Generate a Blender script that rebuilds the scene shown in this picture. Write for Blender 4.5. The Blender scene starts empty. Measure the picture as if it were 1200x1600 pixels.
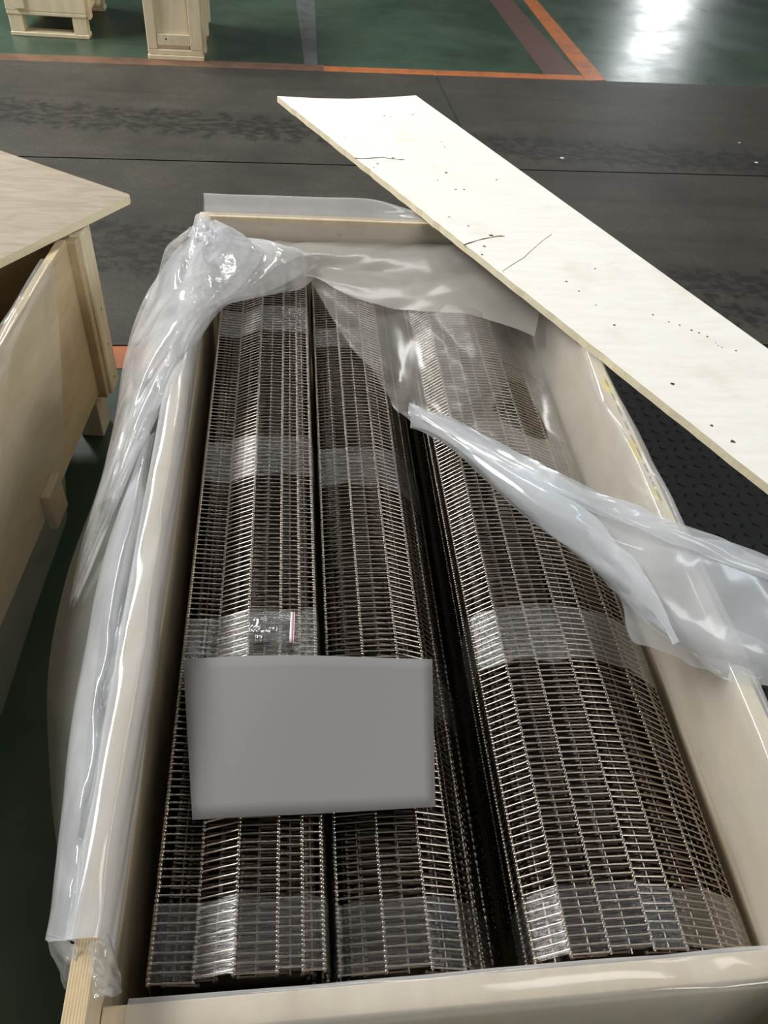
import bpy, bmesh, math, random
from mathutils import Vector, Matrix, noise
random.seed(7)
S = bpy.context.scene
COL = S.collection

# ------------------------------------------------------------------ camera
H = 0.60                                   # crate rim above the floor; camera one metre above the rim
F, CX, CY = 1250.0, 600.0, 800.0           # focal length and centre for a 1200 x 1600 picture
AX = Vector((0.9935946241153801, 0.004625804810544985, -0.11290848001311138))   # world axes seen by the camera
AY = Vector((-0.08247403792156378, 0.7127317196059465, -0.6965712662294239))
AZ = Vector((0.07725125240362704, 0.7014214837010663, 0.7085479138383416))
EYE = Vector((0, 0, 1.0 + H))
RW = Matrix((AX, AY, AZ))
cam_d = bpy.data.cameras.new('camera')
cam_d.sensor_fit = 'VERTICAL'
cam_d.sensor_height = 32.0
cam_d.lens = F / 1600.0 * 32.0
cam_d.clip_start = 0.02
cam = bpy.data.objects.new('camera', cam_d)
COL.objects.link(cam)
cam.matrix_world = Matrix.Translation(EYE) @ RW.to_4x4()
S.camera = cam

# ------------------------------------------------------------------ world, lights, exposure
S.view_settings.view_transform = 'Standard'
S.view_settings.look = 'None'
S.view_settings.exposure = 0.0
S.view_settings.gamma = 1.0
S.view_settings.use_curve_mapping = False
w = bpy.data.worlds.new('hall_air'); S.world = w; w.use_nodes = True
w.node_tree.nodes['Background'].inputs[0].default_value = (0.95, 1.0, 1.0, 1)
w.node_tree.nodes['Background'].inputs[1].default_value = 0.06
S.cycles.transparent_max_bounces = 24

def area(name, loc, aim, sx, sy, watts, col):
    d = bpy.data.lights.new(name, 'AREA'); d.shape = 'RECTANGLE'; d.size = sx; d.size_y = sy
    d.energy = watts; d.color = col
    o = bpy.data.objects.new(name, d); COL.objects.link(o)
    o.location = loc
    o.rotation_euler = (Vector(aim) - Vector(loc)).to_track_quat('-Z', 'Y').to_euler()
    return o
area('windows_left', (-4.5, 5.0, 4.6), (0.4, 3.0, 0.6), 5.5, 1.3, 720, (1.0, 0.99, 0.97))
area('skylight_over', (2.4, 1.6, 6.0), (0.5, 1.2, 0.6), 1.6, 1.6, 45, (1.0, 0.98, 0.95))
area('skylight_front', (1.2, 8.6, 5.4), (0.3, 1.5, 0.6), 3.0, 0.6, 80, (1.0, 0.99, 0.97))
area('windows_right', (4.8, 3.6, 4.3), (0.4, 1.0, 0.5), 5.0, 0.3, 45, (0.80, 0.88, 1.0))
area('fill_behind', (5.6, -5.6, 4.2), (0.3, 2.0, 0.5), 4.0, 2.0, 300, (1.0, 0.96, 0.90))  # added fill from behind the camera, brightens faces turned towards it
area('door_light', (6.2, 15.0, 1.7), (2.8, 7.0, 0.0), 0.7, 2.6, 75, (0.94, 0.98, 1.0))

# ------------------------------------------------------------------ helpers
def ray(px, py):
    return (RW @ Vector((px - CX, -(py - CY), -F))).normalized()
def P(px, py, z):
    """the point seen at a pixel, at height z above the crate rim"""
    d = ray(px, py)
    return EYE + d * ((z + H - EYE.z) / d.z)
def XZ(px, z, py=1330):
    p = P(px, py, z); return (p.x, p.z)

def obj(name, me, mat=None, parent=None, loc=None):
    o = bpy.data.objects.new(name, me); COL.objects.link(o)
    if mat is not None:
        for m in (mat if isinstance(mat, (list, tuple)) else [mat]):
            me.materials.append(m)
    if loc is not None: o.location = loc
    if parent is not None:
        o.parent = parent
    return o
def empty(name, loc=(0, 0, 0), rz=0.0):
    o = bpy.data.objects.new(name, None); COL.objects.link(o)
    o.location = loc; o.rotation_euler = (0, 0, rz); o.empty_display_size = 0.05
    return o
def tag(o, label, cat, group=None, kind=None):
    o['label'] = label; o['category'] = cat
    if group: o['group'] = group
    if kind: o['kind'] = kind
    return o
def mesh_from(verts, faces, name='m', smooth=False):
    me = bpy.data.meshes.new(name)
    me.from_pydata([tuple(v) for v in verts], [], faces)
    me.update()
    if smooth:
        me.polygons.foreach_set('use_smooth', [True] * len(me.polygons))
    return me
def box_mesh(x0, x1, y0, y1, z0, z1, bev=0.0015):
    bm = bmesh.new()
    bmesh.ops.create_cube(bm, size=1)
    for v in bm.verts:
        v.co = Vector(((x0 + x1) / 2 + v.co.x * (x1 - x0), (y0 + y1) / 2 + v.co.y * (y1 - y0), (z0 + z1) / 2 + v.co.z * (z1 - z0)))
    if bev:
        bmesh.ops.bevel(bm, geom=bm.edges[:], offset=bev, segments=1, affect='EDGES')
    me = bpy.data.meshes.new('box'); bm.to_mesh(me); bm.free()
    return me
def box(name, x0, x1, y0, y1, z0, z1, mat, parent=None, bev=0.0015):
    return obj(name, box_mesh(x0, x1, y0, y1, z0, z1, bev), mat, parent)
def prism(pts, z0, z1):
    """vertical prism over a polygon; face material 0 on top and bottom, 1 round the edge"""
    n = len(pts)
    a = 0
    for i in range(n):
        a += pts[i][0] * pts[(i + 1) % n][1] - pts[(i + 1) % n][0] * pts[i][1]
    if a < 0: pts = pts[::-1]
    vs = [(p[0], p[1], z0 + (p[2] if len(p) > 2 else 0)) for p in pts] + [(p[0], p[1], z1 + (p[2] if len(p) > 2 else 0)) for p in pts]
    fs = [tuple(range(n - 1, -1, -1)), tuple(range(n, 2 * n))]
    fs += [(i, (i + 1) % n, n + (i + 1) % n, n + i) for i in range(n)]
    me = mesh_from(vs, fs)
    me.polygons.foreach_set('material_index', [0, 0] + [1] * n)
    return me

# ------------------------------------------------------------------ materials
def nt(name):
    m = bpy.data.materials.new(name); m.use_nodes = True
    t = m.node_tree
    for n in list(t.nodes): t.nodes.remove(n)
    return m, t
def N(t, typ, **kw):
    n = t.nodes.new(typ)
    for k, v in kw.items():
        if k.startswith('i_'): n.inputs[k[2:].replace('_', ' ')].default_value = v
        else: setattr(n, k, v)
    return n
def L(t, a, b): t.links.new(a, b)
def ramp(t, fac, stops):
    r = t.nodes.new('ShaderNodeValToRGB')
    while len(r.color_ramp.elements) < len(stops): r.color_ramp.elements.new(0.5)
    for e, (p, c) in zip(r.color_ramp.elements, stops):
        e.position = p; e.color = (c[0], c[1], c[2], 1) if not isinstance(c, (int, float)) else (c, c, c, 1)
    L(t, fac, r.inputs[0]); return r
def coords(t, scale=(1, 1, 1), rot=(0, 0, 0), src='Object'):
    tc = N(t, 'ShaderNodeTexCoord'); mp = N(t, 'ShaderNodeMapping')
    mp.inputs['Scale'].default_value = scale; mp.inputs['Rotation'].default_value = rot
    L(t, tc.outputs[src], mp.inputs[0]); return mp.outputs[0]
def noisetex(t, vec, sc, det=4, rough=0.55, dist=0.0):
    n = N(t, 'ShaderNodeTexNoise'); n.inputs['Scale'].default_value = sc; n.inputs['Detail'].default_value = det
    n.inputs['Roughness'].default_value = rough; n.inputs['Distortion'].default_value = dist
    L(t, vec, n.inputs['Vector']); return n.outputs['Fac']
def mixc(t, fac, a, b, mode='MIX'):
    m = N(t, 'ShaderNodeMix', data_type='RGBA', blend_type=mode)
    for s, v in ((0, fac), (6, a), (7, b)):
        if hasattr(v, 'is_output'): L(t, v, m.inputs[s])
        elif isinstance(v, (int, float)): m.inputs[s].default_value = v
        else: m.inputs[s].default_value = (v[0], v[1], v[2], 1)
    return m.outputs[2]
def math_n(t, op, a, b=0.0):
    m = N(t, 'ShaderNodeMath', operation=op)
    for i, v in enumerate((a, b)):
        if hasattr(v, 'is_output'): L(t, v, m.inputs[i])
        else: m.inputs[i].default_value = v
    return m.outputs[0]
def principled(t, **kw):
    b = N(t, 'ShaderNodeBsdfPrincipled'); o = N(t, 'ShaderNodeOutputMaterial')
    L(t, b.outputs[0], o.inputs[0])
    for k, v in kw.items():
        s = b.inputs[k.replace('_', ' ')]
        if hasattr(v, 'is_output'): L(t, v, s)
        elif isinstance(v, (int, float)): s.default_value = v
        else: s.default_value = (v[0], v[1], v[2], 1)
    return b
def bump(t, b, h, strength=0.2, dist=0.01):
    n = N(t, 'ShaderNodeBump'); n.inputs['Strength'].default_value = strength; n.inputs['Distance'].default_value = dist
    L(t, h, n.inputs['Height']); L(t, n.outputs[0], b.inputs['Normal'])

def wood_mat(name, c0, c1, stain=(0.42, 0.30, 0.18), scale=(3, 14, 14), rot=(0, 0, 0), specks=True, stain_amt=0.5):
    m, t = nt(name)
    v = coords(t, scale, rot)
    g = noisetex(t, v, 3.0, 6, 0.6, 0.6)
    base = ramp(t, g, [(0.3, c1), (0.62, c0)]).outputs[0]
    v2 = coords(t)
    st = ramp(t, noisetex(t, v2, 5.0, 4, 0.6), [(0.56, 0.0), (0.78, stain_amt)]).outputs[0]
    col = mixc(t, st, base, stain)
    if specks:
        vs = coords(t, (1.0, 1.0, 1.0))
        vo = N(t, 'ShaderNodeTexVoronoi'); vo.inputs['Scale'].default_value = 12.0
        L(t, vs, vo.inputs['Vector'])
        spot = ramp(t, vo.outputs['Distance'], [(0.035, 1.0), (0.07, 0.0)]).outputs[0]
        gate = ramp(t, noisetex(t, vs, 2.7, 2), [(0.5, 0.0), (0.58, 1.0)]).outputs[0]
        col = mixc(t, math_n(t, 'MULTIPLY', math_n(t, 'MULTIPLY', spot, gate), 0.75), col, (0.10, 0.07, 0.05))
    b = principled(t, Base_Color=col, Roughness=0.62)
    b.inputs['Specular IOR Level'].default_value = 0.3
    bump(t, b, g, 0.12, 0.004)
    return m
def ply_edge_mat(name, light=(0.72, 0.58, 0.36), dark=(0.35, 0.23, 0.11), axis='Z', sc=70.0):
    m, t = nt(name)
    wv = N(t, 'ShaderNodeTexWave', wave_type='BANDS', bands_direction=axis)
    wv.inputs['Scale'].default_value = sc; wv.inputs['Distortion'].default_value = 1.2; wv.inputs['Detail'].default_value = 2.0
    L(t, coords(t), wv.inputs[0])
    nz = noisetex(t, coords(t, (20, 20, 20)), 2.0, 4)
    c = mixc(t, ramp(t, wv.outputs['Fac'], [(0.35, 0.0), (0.7, 1.0)]).outputs[0], dark, light)
    c = mixc(t, math_n(t, 'MULTIPLY', nz, 0.5), c, light)
    b = principled(t, Base_Color=c, Roughness=0.75)
    bump(t, b, nz, 0.4, 0.004)
    return m
M = {}
M['ply_board'] = wood_mat('birch_ply_face', (0.90, 0.88, 0.82), (0.84, 0.81, 0.73), rot=(0, 0, math.radians(26)), stain=(0.62, 0.50, 0.36), stain_amt=0.35)
M['ply'] = wood_mat('poplar_ply_face', (0.72, 0.61, 0.43), (0.62, 0.50, 0.33), scale=(10, 2.5, 10), stain=(0.40, 0.28, 0.15))
M['ply_lid'] = wood_mat('weathered_ply_face', (0.40, 0.335, 0.25), (0.30, 0.245, 0.175), rot=(0, 0, math.radians(-33)), stain=(0.33, 0.25, 0.16))
M['ply_left'] = wood_mat('tan_ply_face', (0.58, 0.46, 0.29), (0.48, 0.37, 0.21), scale=(8, 2, 8), stain=(0.36, 0.25, 0.13))
M['pine'] = wood_mat('pine_batten', (0.78, 0.70, 0.52), (0.66, 0.56, 0.37), scale=(9, 9, 2), stain=(0.46, 0.33, 0.18))
M['crate_pale'] = wood_mat('pale_pine_crate', (0.80, 0.70, 0.50), (0.70, 0.60, 0.41), scale=(8, 8, 2), stain=(0.55, 0.40, 0.24), stain_amt=0.35)
M['edge_z'] = ply_edge_mat('ply_edge_layers')
M['edge_x'] = ply_edge_mat('ply_end_layers', light=(0.66, 0.52, 0.32), dark=(0.47, 0.34, 0.19), axis='X', sc=95)
M['edge_pale'] = ply_edge_mat('pale_ply_edge_layers', light=(0.86, 0.80, 0.60), dark=(0.74, 0.63, 0.40))

def flat(name, col, rough=0.6, metal=0.0, spec=0.5, noise_amt=0.0, nsc=8.0):
    m, t = nt(name)
    c = col
    if noise_amt:
        n = noisetex(t, coords(t), nsc, 5)
        c = mixc(t, n, [x * (1 - noise_amt) for x in col], [min(1, x * (1 + noise_amt)) for x in col])
    b = principled(t, Base_Color=c, Roughness=rough, Metallic=metal)
    b.inputs['Specular IOR Level'].default_value = spec
    return m
M['steel'] = flat('stainless_wire', (0.42, 0.375, 0.325), 0.27, 1.0, noise_amt=0.15, nsc=5)
M['steel_rod'] = flat('stainless_rod', (0.36, 0.32, 0.28), 0.30, 1.0)
M['steel_shaded'] = flat('stainless_shaded_wire', (0.20, 0.16, 0.13), 0.45, 1.0)  # same wire as the outer turn, darkened for the shade in the gaps
M['core'] = flat('shade_dark_core', (0.022, 0.018, 0.015), 0.7, 0.0, spec=0.1)  # near-black stands in for the shade deep inside a roll
M['bright_steel'] = flat('bright_steel', (0.85, 0.85, 0.85), 0.18, 1.0)
M['dark_steel'] = flat('dark_steel', (0.10, 0.10, 0.10), 0.35, 1.0)
M['paper'] = flat('grey_paper', (0.22, 0.21, 0.205), 0.8, noise_amt=0.04, nsc=3)
M['crack'] = flat('dark_crack', (0.06, 0.04, 0.03), 0.9)
M['yellow'] = flat('yellow_print', (0.85, 0.66, 0.05), 0.6)
M['ink'] = flat('faded_ink', (0.12, 0.10, 0.09), 0.9)
M['zip_red'] = flat('pinkish_red_plastic', (0.62, 0.10, 0.14), 0.4)
M['zip_white'] = flat('white_plastic', (0.75, 0.75, 0.75), 0.35)
M['seam'] = flat('dark_joint', (0.012, 0.012, 0.011), 0.9)
M['tread'] = flat('dark_tread_steel', (0.014, 0.0135, 0.012), 0.5, 0.0, spec=0.25, noise_amt=0.4, nsc=20)

def film_mat(name, opac=0.35, tint=(0.90, 0.92, 0.95), rough=0.13, creases=0.5, csc=9.0, streak=None, gloss=1.0, opac_var=0.12):
    m, t = nt(name)
    o = N(t, 'ShaderNodeOutputMaterial')
    v = coords(t, streak or (1, 1, 1))
    n1 = noisetex(t, v, csc, 3, 0.5, 0.8)
    n2 = noisetex(t, v, csc * 4.0, 3, 0.6, 0.3)
    ridge = math_n(t, 'ABSOLUTE', math_n(t, 'SUBTRACT', n1, 0.5))
    hgt = math_n(t, 'ADD', math_n(t, 'MULTIPLY', ridge, 1.0), math_n(t, 'MULTIPLY', n2, 0.12))
    bp = N(t, 'ShaderNodeBump'); bp.inputs['Strength'].default_value = creases; bp.inputs['Distance'].default_value = 0.02
    L(t, hgt, bp.inputs['Height'])
    tr = N(t, 'ShaderNodeBsdfTransparent'); tr.inputs[0].default_value = (0.97, 0.97, 0.97, 1)
    df = N(t, 'ShaderNodeBsdfDiffuse'); df.inputs[0].default_value = (*tint, 1)
    tl = N(t, 'ShaderNodeBsdfTranslucent'); tl.inputs[0].default_value = (*tint, 1)
    gl = N(t, 'ShaderNodeBsdfGlossy'); gl.inputs['Roughness'].default_value = rough; gl.inputs[0].default_value = (1, 1, 1, 1)
    for s in (df, tl, gl): L(t, bp.outputs[0], s.inputs['Normal'])
    mx = N(t, 'ShaderNodeMixShader'); mx.inputs[0].default_value = 0.45
    L(t, df.outputs[0], mx.inputs[1]); L(t, tl.outputs[0], mx.inputs[2])
    m2 = N(t, 'ShaderNodeMixShader')
    fac = math_n(t, 'ADD', math_n(t, 'MULTIPLY', math_n(t, 'SUBTRACT', n1, 0.5), opac_var * 2), opac)
    L(t, fac, m2.inputs[0]); L(t, tr.outputs[0], m2.inputs[1]); L(t, mx.outputs[0], m2.inputs[2])
    fr = N(t, 'ShaderNodeLayerWeight'); fr.inputs[0].default_value = 0.5; L(t, bp.outputs[0], fr.inputs['Normal'])
    fres = math_n(t, 'ADD', math_n(t, 'MULTIPLY', math_n(t, 'POWER', fr.outputs['Facing'], 4.0), 0.7), 0.045)
    m3 = N(t, 'ShaderNodeMixShader')
    L(t, math_n(t, 'MINIMUM', math_n(t, 'MULTIPLY', fres, gloss), 0.9), m3.inputs[0])
    L(t, m2.outputs[0], m3.inputs[1]); L(t, gl.outputs[0], m3.inputs[2])
    L(t, m3.outputs[0], o.inputs[0])
    return m
M['film'] = film_mat('milky_film', 0.40, creases=0.05)
M['film_thick'] = film_mat('milky_film_folded', 0.60, tint=(0.90, 0.94, 0.98), creases=0.05, csc=7, opac_var=0.2)
M['film_fold'] = film_mat('milky_film_crumpled', 0.46, tint=(0.93, 0.94, 0.96), rough=0.10, creases=0.22, csc=8, opac_var=0.55)
M['film_thin'] = film_mat('milky_film_single', 0.30, tint=(0.74, 0.70, 0.64), rough=0.25, creases=0.04, gloss=0.6)
M['film_far'] = film_mat('milky_film_flap', 0.58, tint=(0.80, 0.77, 0.71), rough=0.22, creases=0.04, csc=6, gloss=0.7)
M['film_grey'] = film_mat('milky_film_hanging', 0.26, tint=(0.75, 0.76, 0.72), creases=0.08)
M['wrap'] = film_mat('stretch_wrap', 0.05, tint=(0.60, 0.58, 0.55), rough=0.20, creases=0.22, csc=4.0, streak=(5, 70, 5), gloss=1.5, opac_var=0.06)
M['bag'] = film_mat('zip_bag_film', 0.06, rough=0.08, creases=0.15, csc=40, gloss=1.0, opac_var=0.03)

def green_floor():
    m, t = nt('green_floor_paint')
    v = coords(t)
    n = noisetex(t, v, 1.1, 6, 0.65, 0.4)
    c = ramp(t, n, [(0.30, (0.016, 0.038, 0.023)), (0.55, (0.046, 0.076, 0.051)), (0.75, (0.072, 0.100, 0.076))]).outputs[0]
    s = ramp(t, noisetex(t, coords(t, (0.6, 5, 1)), 2.0, 5, 0.65), [(0.55, 0.0), (0.75, 0.6)]).outputs[0]
    c = mixc(t, s, c, (0.035, 0.035, 0.032))
    r = ramp(t, noisetex(t, v, 3.0, 5, 0.6), [(0.3, 0.26), (0.7, 0.42)]).outputs[0]
    b = principled(t, Base_Color=c, Roughness=r)
    bump(t, b, noisetex(t, v, 6.0, 5, 0.6), 0.12, 0.01)
    return m
def lane_mat():
    m, t = nt('worn_grey_lane')
    v = coords(t)
    n = noisetex(t, v, 2.2, 6, 0.65)
    c = ramp(t, n, [(0.3, (0.036, 0.033, 0.026)), (0.7, (0.074, 0.068, 0.054))]).outputs[0]
    g = noisetex(t, v, 90.0, 2, 0.7)
    c = mixc(t, math_n(t, 'MULTIPLY', ramp(t, g, [(0.42, 1.0), (0.6, 0.0)]).outputs[0], 0.45), c, (0.03, 0.028, 0.024))
    st = noisetex(t, coords(t, (0.35, 4.5, 1), (0, 0, math.radians(-2))), 1.6, 5, 0.6)
    c = mixc(t, ramp(t, st, [(0.5, 0.0), (0.66, 0.6)]).outputs[0], c, (0.030, 0.029, 0.026))
    # blocky tyre marks running along the lane
    sx = N(t, 'ShaderNodeSeparateXYZ'); L(t, v, sx.inputs[0])
    wob = math_n(t, 'MULTIPLY', math_n(t, 'SUBTRACT', noisetex(t, coords(t, (5, 0.6, 1)), 3.0, 3), 0.5), 0.30)
    blk = ramp(t, noisetex(t, coords(t, (9, 14, 1), (0, 0, 0.5)), 1.6, 3, 0.6), [(0.42, 0.15), (0.56, 1.0)]).outputs[0]
    for yc, wd, sl in ((3.08, 0.15, -0.10), (2.86, 0.11, -0.12), (4.35, 0.20, -0.06)):
        yy = math_n(t, 'ADD', math_n(t, 'ADD', sx.outputs[1], math_n(t, 'MULTIPLY', sx.outputs[0], -sl)), wob)
        d = math_n(t, 'ABSOLUTE', math_n(t, 'SUBTRACT', yy, yc))
        k = math_n(t, 'MULTIPLY', ramp(t, math_n(t, 'DIVIDE', d, wd), [(0.6, 0.85), (0.9, 0.0)]).outputs[0], blk)
        c = mixc(t, k, c, (0.014, 0.0135, 0.012))
    b = principled(t, Base_Color=c, Roughness=0.55)
    b.inputs['Specular IOR Level'].default_value = 0.25
    bump(t, b, g, 0.25, 0.004)
    return m
def paint_line(name, col, worn):
    m, t = nt(name)
    n = noisetex(t, coords(t), 7.0, 6, 0.7)
    c = mixc(t, ramp(t, n, [(0.45, 0.0), (0.7, worn)]).outputs[0], col, (0.05, 0.05, 0.042))
    principled(t, Base_Color=c, Roughness=0.45)
    return m
M['green'] = green_floor(); M['lane'] = lane_mat()
M['orange'] = paint_line('orange_floor_line', (0.42, 0.13, 0.035), 0.6)
M['orange_worn'] = paint_line('worn_orange_line', (0.17, 0.085, 0.048), 0.9)
M['red_worn'] = paint_line('faded_red_line', (0.11, 0.055, 0.045), 0.7)
M['grey_strip'] = paint_line('grey_concrete_patch', (0.10, 0.115, 0.11), 0.7)

# ------------------------------------------------------------------ floor
FZ = -H
floor = obj('floor', mesh_from([(-9, -2, 0), (12, -2, 0), (12, 18, 0), (-9, 18, 0)], [(0, 1, 2, 3)]), M['green'])
floor['kind'] = 'structure'
def slab(name, pix, mat, z0, z1, edge=None):
    pts = []
    for p in pix:
        q = P(p[0], p[1], FZ) if len(p) == 2 else Vector(p)
        pts.append((q.x, q.y))
    return obj(name, prism(pts, z0, z1), [mat, edge or mat], floor)
def on_line(a, b, x):
    """point at world x on the floor line through pixels a and b"""
    p, q = P(*a, FZ), P(*b, FZ)
    s = (x - p.x) / (q.x - p.x)
    return Vector((x, p.y + (q.y - p.y) * s, 0))
fa, fb = (0, 95), (940, 128)            # far edge of the grey lane
sa, sb = (200, 251), (1200, 277)        # joint along the lane
na, nb = (180, 541), (1185, 540)        # near edge of the lane
cross_a, cross_b = (680, 119), (722, 206)
G = 0.006
ca, cb = P(*cross_a, FZ), P(*cross_b, FZ)
dirc = (cb - ca).normalized()
jc = on_line(sa, sb, (ca + dirc * ((on_line(sa, sb, ca.x).y - ca.y) / dirc.y)).x)
def V3(p, dx=0, dy=0): return (p.x + dx, p.y + dy, 0)
xl, xr = -6.0, 9.0
slab('lane_slab', [V3(on_line(fa, fb, xl)), V3(ca, -G), V3(jc, -G, G), V3(on_line(sa, sb, xl), 0, G)], M['lane'], 0, 0.006, M['seam'])
slab('lane_slab', [V3(ca, G), V3(on_line(fa, fb, xr)), V3(on_line(sa, sb, xr), 0, G), V3(jc, G, G)], M['lane'], 0, 0.006, M['seam'])
slab('lane_slab', [V3(on_line(sa, sb, xl), 0, -G), V3(on_line(sa, sb, xr), 0, -G), V3(on_line(na, nb, xr)), V3(on_line(na, nb, xl))], M['lane'], 0, 0.006, M['seam'])
# painted lines
def strip(name, a, b, x0, x1, w0, mat, z=0.002):
    p, q = on_line(a, b, x0), on_line(a, b, x1)
    slab(name, [V3(p), V3(q), V3(q, 0, w0), V3(p, 0, w0)], mat, 0, z)
strip('paint_line', fa, fb, -3.2, 0.2, 0.13, M['orange_worn'])
strip('paint_line', fa, fb, 0.2, P(925, 127, FZ).x, 0.11, M['orange'])
slab('paint_line', [(916, 127), (946, 126), (838, 0), (818, 0)], M['orange'], 0, 0.003)
slab('paint_line', [(850, 116), (904, 118), (800, 0), (765, 0)], M['red_worn'], 0, 0.0015)
strip('paint_line', na, nb, -3.0, 0.3, -0.13, M['orange'])
slab('floor_patch', [(476, 102), (496, 103), (492, 0), (462, 0)], M['grey_strip'], 0, 0.0015)
# checkered anti-slip plate on the right
pl0, pl1 = on_line(na, nb, 0.40), on_line(na, nb, 3.6)
plate = slab('tread_plate', [V3(pl0, 0, -0.012), V3(pl1, 0, -0.012), (3.6, 0.1, 0), (0.40, 0.1, 0)], M['tread'], 0, 0.005, M['seam'])
tv, tf = [], []
sp = 0.042
for i in range(0, 44):
    for j in range(0, 46):
        x = 0.5 + i * sp + random.uniform(-.001, .001); y = 0.5 + j * sp
        if y > on_line(na, nb, x).y - 0.03: continue
        a = math.radians(45 if (i + j) % 2 else -45) + 0.15
        u = Vector((math.cos(a), math.sin(a), 0)); n = Vector((-u.y, u.x, 0))
        c = Vector((x, y, 0.005)); hl, hw, hh = 0.016, 0.0055, 0.0032
        k = len(tv)
        tv += [c - u * hl, c + n * hw, c + u * hl, c - n * hw, c - u * hl * .55 + Vector((0, 0, hh)), c + n * hw * .4 + Vector((0, 0, hh)), c + u * hl * .55 + Vector((0, 0, hh)), c - n * hw * .4 + Vector((0, 0, hh))]
        tf += [(k + 4, k + 7, k + 6, k + 5)] + [(k + q, k + 4 + q, k + 4 + (q + 1) % 4, k + (q + 1) % 4) for q in range(4)]
tb = obj('tread_bars', mesh_from(tv, tf), M['tread'], plate); tb['kind'] = 'stuff'

# ------------------------------------------------------------------ main crate
R0 = H                                      # rim height above the floor
crate = empty('wooden_crate', (0.22, 1.2, 0))
tag(crate, 'large open plywood crate in the middle, lined with plastic and full of mesh rolls', 'crate')
ci = Matrix.Translation(-Vector((0.22, 1.2, 0)))
def part(name, x0, x1, y0, y1, z0, z1, mat, par=crate, off=(0.22, 1.2, 0), bev=0.0015):
    return box(name, x0 - off[0], x1 - off[0], y0 - off[1], y1 - off[1], z0 - off[2], z1 - off[2], mat, par, bev)
YN, YF, XL, XR, T = 0.297, 2.10, -0.246, 0.69, 0.026
part('side_panel', XL, XL + T, 0.13, YF, 0.12, R0, [M['ply']])
part('side_panel', XR - T, XR, 0.13, YF, 0.12, R0, [M['ply']])
part('end_panel', XL, XR, YF, YF + 0.024, 0.12, R0, [M['ply']])
SK = 0.013                                  # the near end panel stands slightly askew
ep = part('end_panel', XL + T + 0.001, XR - T - 0.001, 0.228, 0.260, 0.12, R0 - 0.068, [M['ply']])
for vtx in ep.data.vertices: vtx.co.y += (vtx.co.x + 0.22 - XL) * SK
part('base_panel', XL + T + 0.001, XR - T - 0.001, 0.275, YF, 0.12, 0.15, [M['ply']])
for k in range(3):
    xx = (XL + 0.05, 0.18, XR - 0.13)[k]
    part('skid', xx, xx + 0.08, 0.30, YF, 0.0, 0.12, [M['pine']])
# layered ply end of the left panel
part('ply_edge', XL + 0.001, XL + T - 0.001, 0.131, YF, R0, R0 + 0.0012, [M['edge_x']], bev=0)
part('ply_edge', XR - T + 0.001, XR - 0.001, 0.131, YF, R0, R0 + 0.0012, [M['edge_pale']], bev=0)
for (px, py, ln) in ((944, 606, 0.05), (1001, 703, 0.06), (1036, 775, 0.035)):
    p = P(px, py, 0)
    part('yellow_print', XR - T + 0.004, XR - 0.009, p.y - ln / 2, p.y + ln / 2, R0 + 0.0012, R0 + 0.0017, [M['yellow']], bev=0)
for k in range(9):
    yy = P(950 + k * 10, 600 + k * 22, 0).y
    part('ink_mark', XR - 0.012, XR - 0.009, yy - 0.012, yy + 0.012 + 0.004 * (k % 3), R0 + 0.0012, R0 + 0.0018, [M['ink']], bev=0)

# ------------------------------------------------------------------ mesh belt rolls
def link_geom(p, q, y, verts, faces, rw=0.0016, eye=0.0032, ew=0.0022, sides=5):
    """one link: a wire from rod p to rod q with an eye round each rod; p, q are (x, z)"""
    a, b = Vector((p[0], y, p[1])), Vector((q[0], y, q[1]))
    d = (b - a).normalized(); n1 = Vector((0, 1, 0)); n2 = d.cross(n1)
    k = len(verts)
    lift = -n2 * 0.0012 if n2.z < 0 else n2 * 0.0012
    for c in (a, b):
        for s in range(sides):
            an = 2 * math.pi * s / sides
            verts.append(c + lift + n1 * math.cos(an) * rw + n2 * math.sin(an) * rw)
    for s in range(sides):
        s2 = (s + 1) % sides
        faces.append((k + s, k + s2, k + sides + s2, k + sides + s))
    for c in (a, b):                                     # eyes
        k = len(verts)
        for yy in (-ew, ew):
            for s in range(6):
                an = math.pi * s / 3
                verts.append(c + Vector((math.cos(an) * eye, yy * 0.8, math.sin(an) * eye)))
        for s in range(6):
            s2 = (s + 1) % 6
            faces.append((k + s, k + s2, k + 6 + s2, k + 6 + s))
        faces.append(tuple(k + s for s in range(5, -1, -1))); faces.append(tuple(k + 6 + s for s in range(6)))
def rod_mesh(r, ln, sides=6):
    vs = [(math.cos(2 * math.pi * s / sides) * r, yy, math.sin(2 * math.pi * s / sides) * r) for yy in (0, ln) for s in range(sides)]
    fs = [(s, (s + 1) % sides, sides + (s + 1) % sides, sides + s) for s in range(sides)]
    fs += [tuple(range(sides - 1, -1, -1)), tuple(range(sides, 2 * sides))]
    return mesh_from(vs, fs, smooth=False)
def offset_poly(pts, d):
    """shift a closed polygon inward by d (points run clockwise seen from -y: left, over the top, right, under)"""
    n = len(pts); out = []
    for i in range(n):
        a, b, c = Vector(pts[i - 1]), Vector(pts[i]), Vector(pts[(i + 1) % n])
        e1, e2 = (b - a).normalized(), (c - b).normalized()
        n1, n2 = Vector((e1.y, -e1.x)), Vector((e2.y, -e2.x))
        m = n1 + n2
        m = m / max(0.5, m.length) if m.length > 1e-6 else n1
        out.append((b.x + m.x * d, b.y + m.y * d))
    return out
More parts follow.
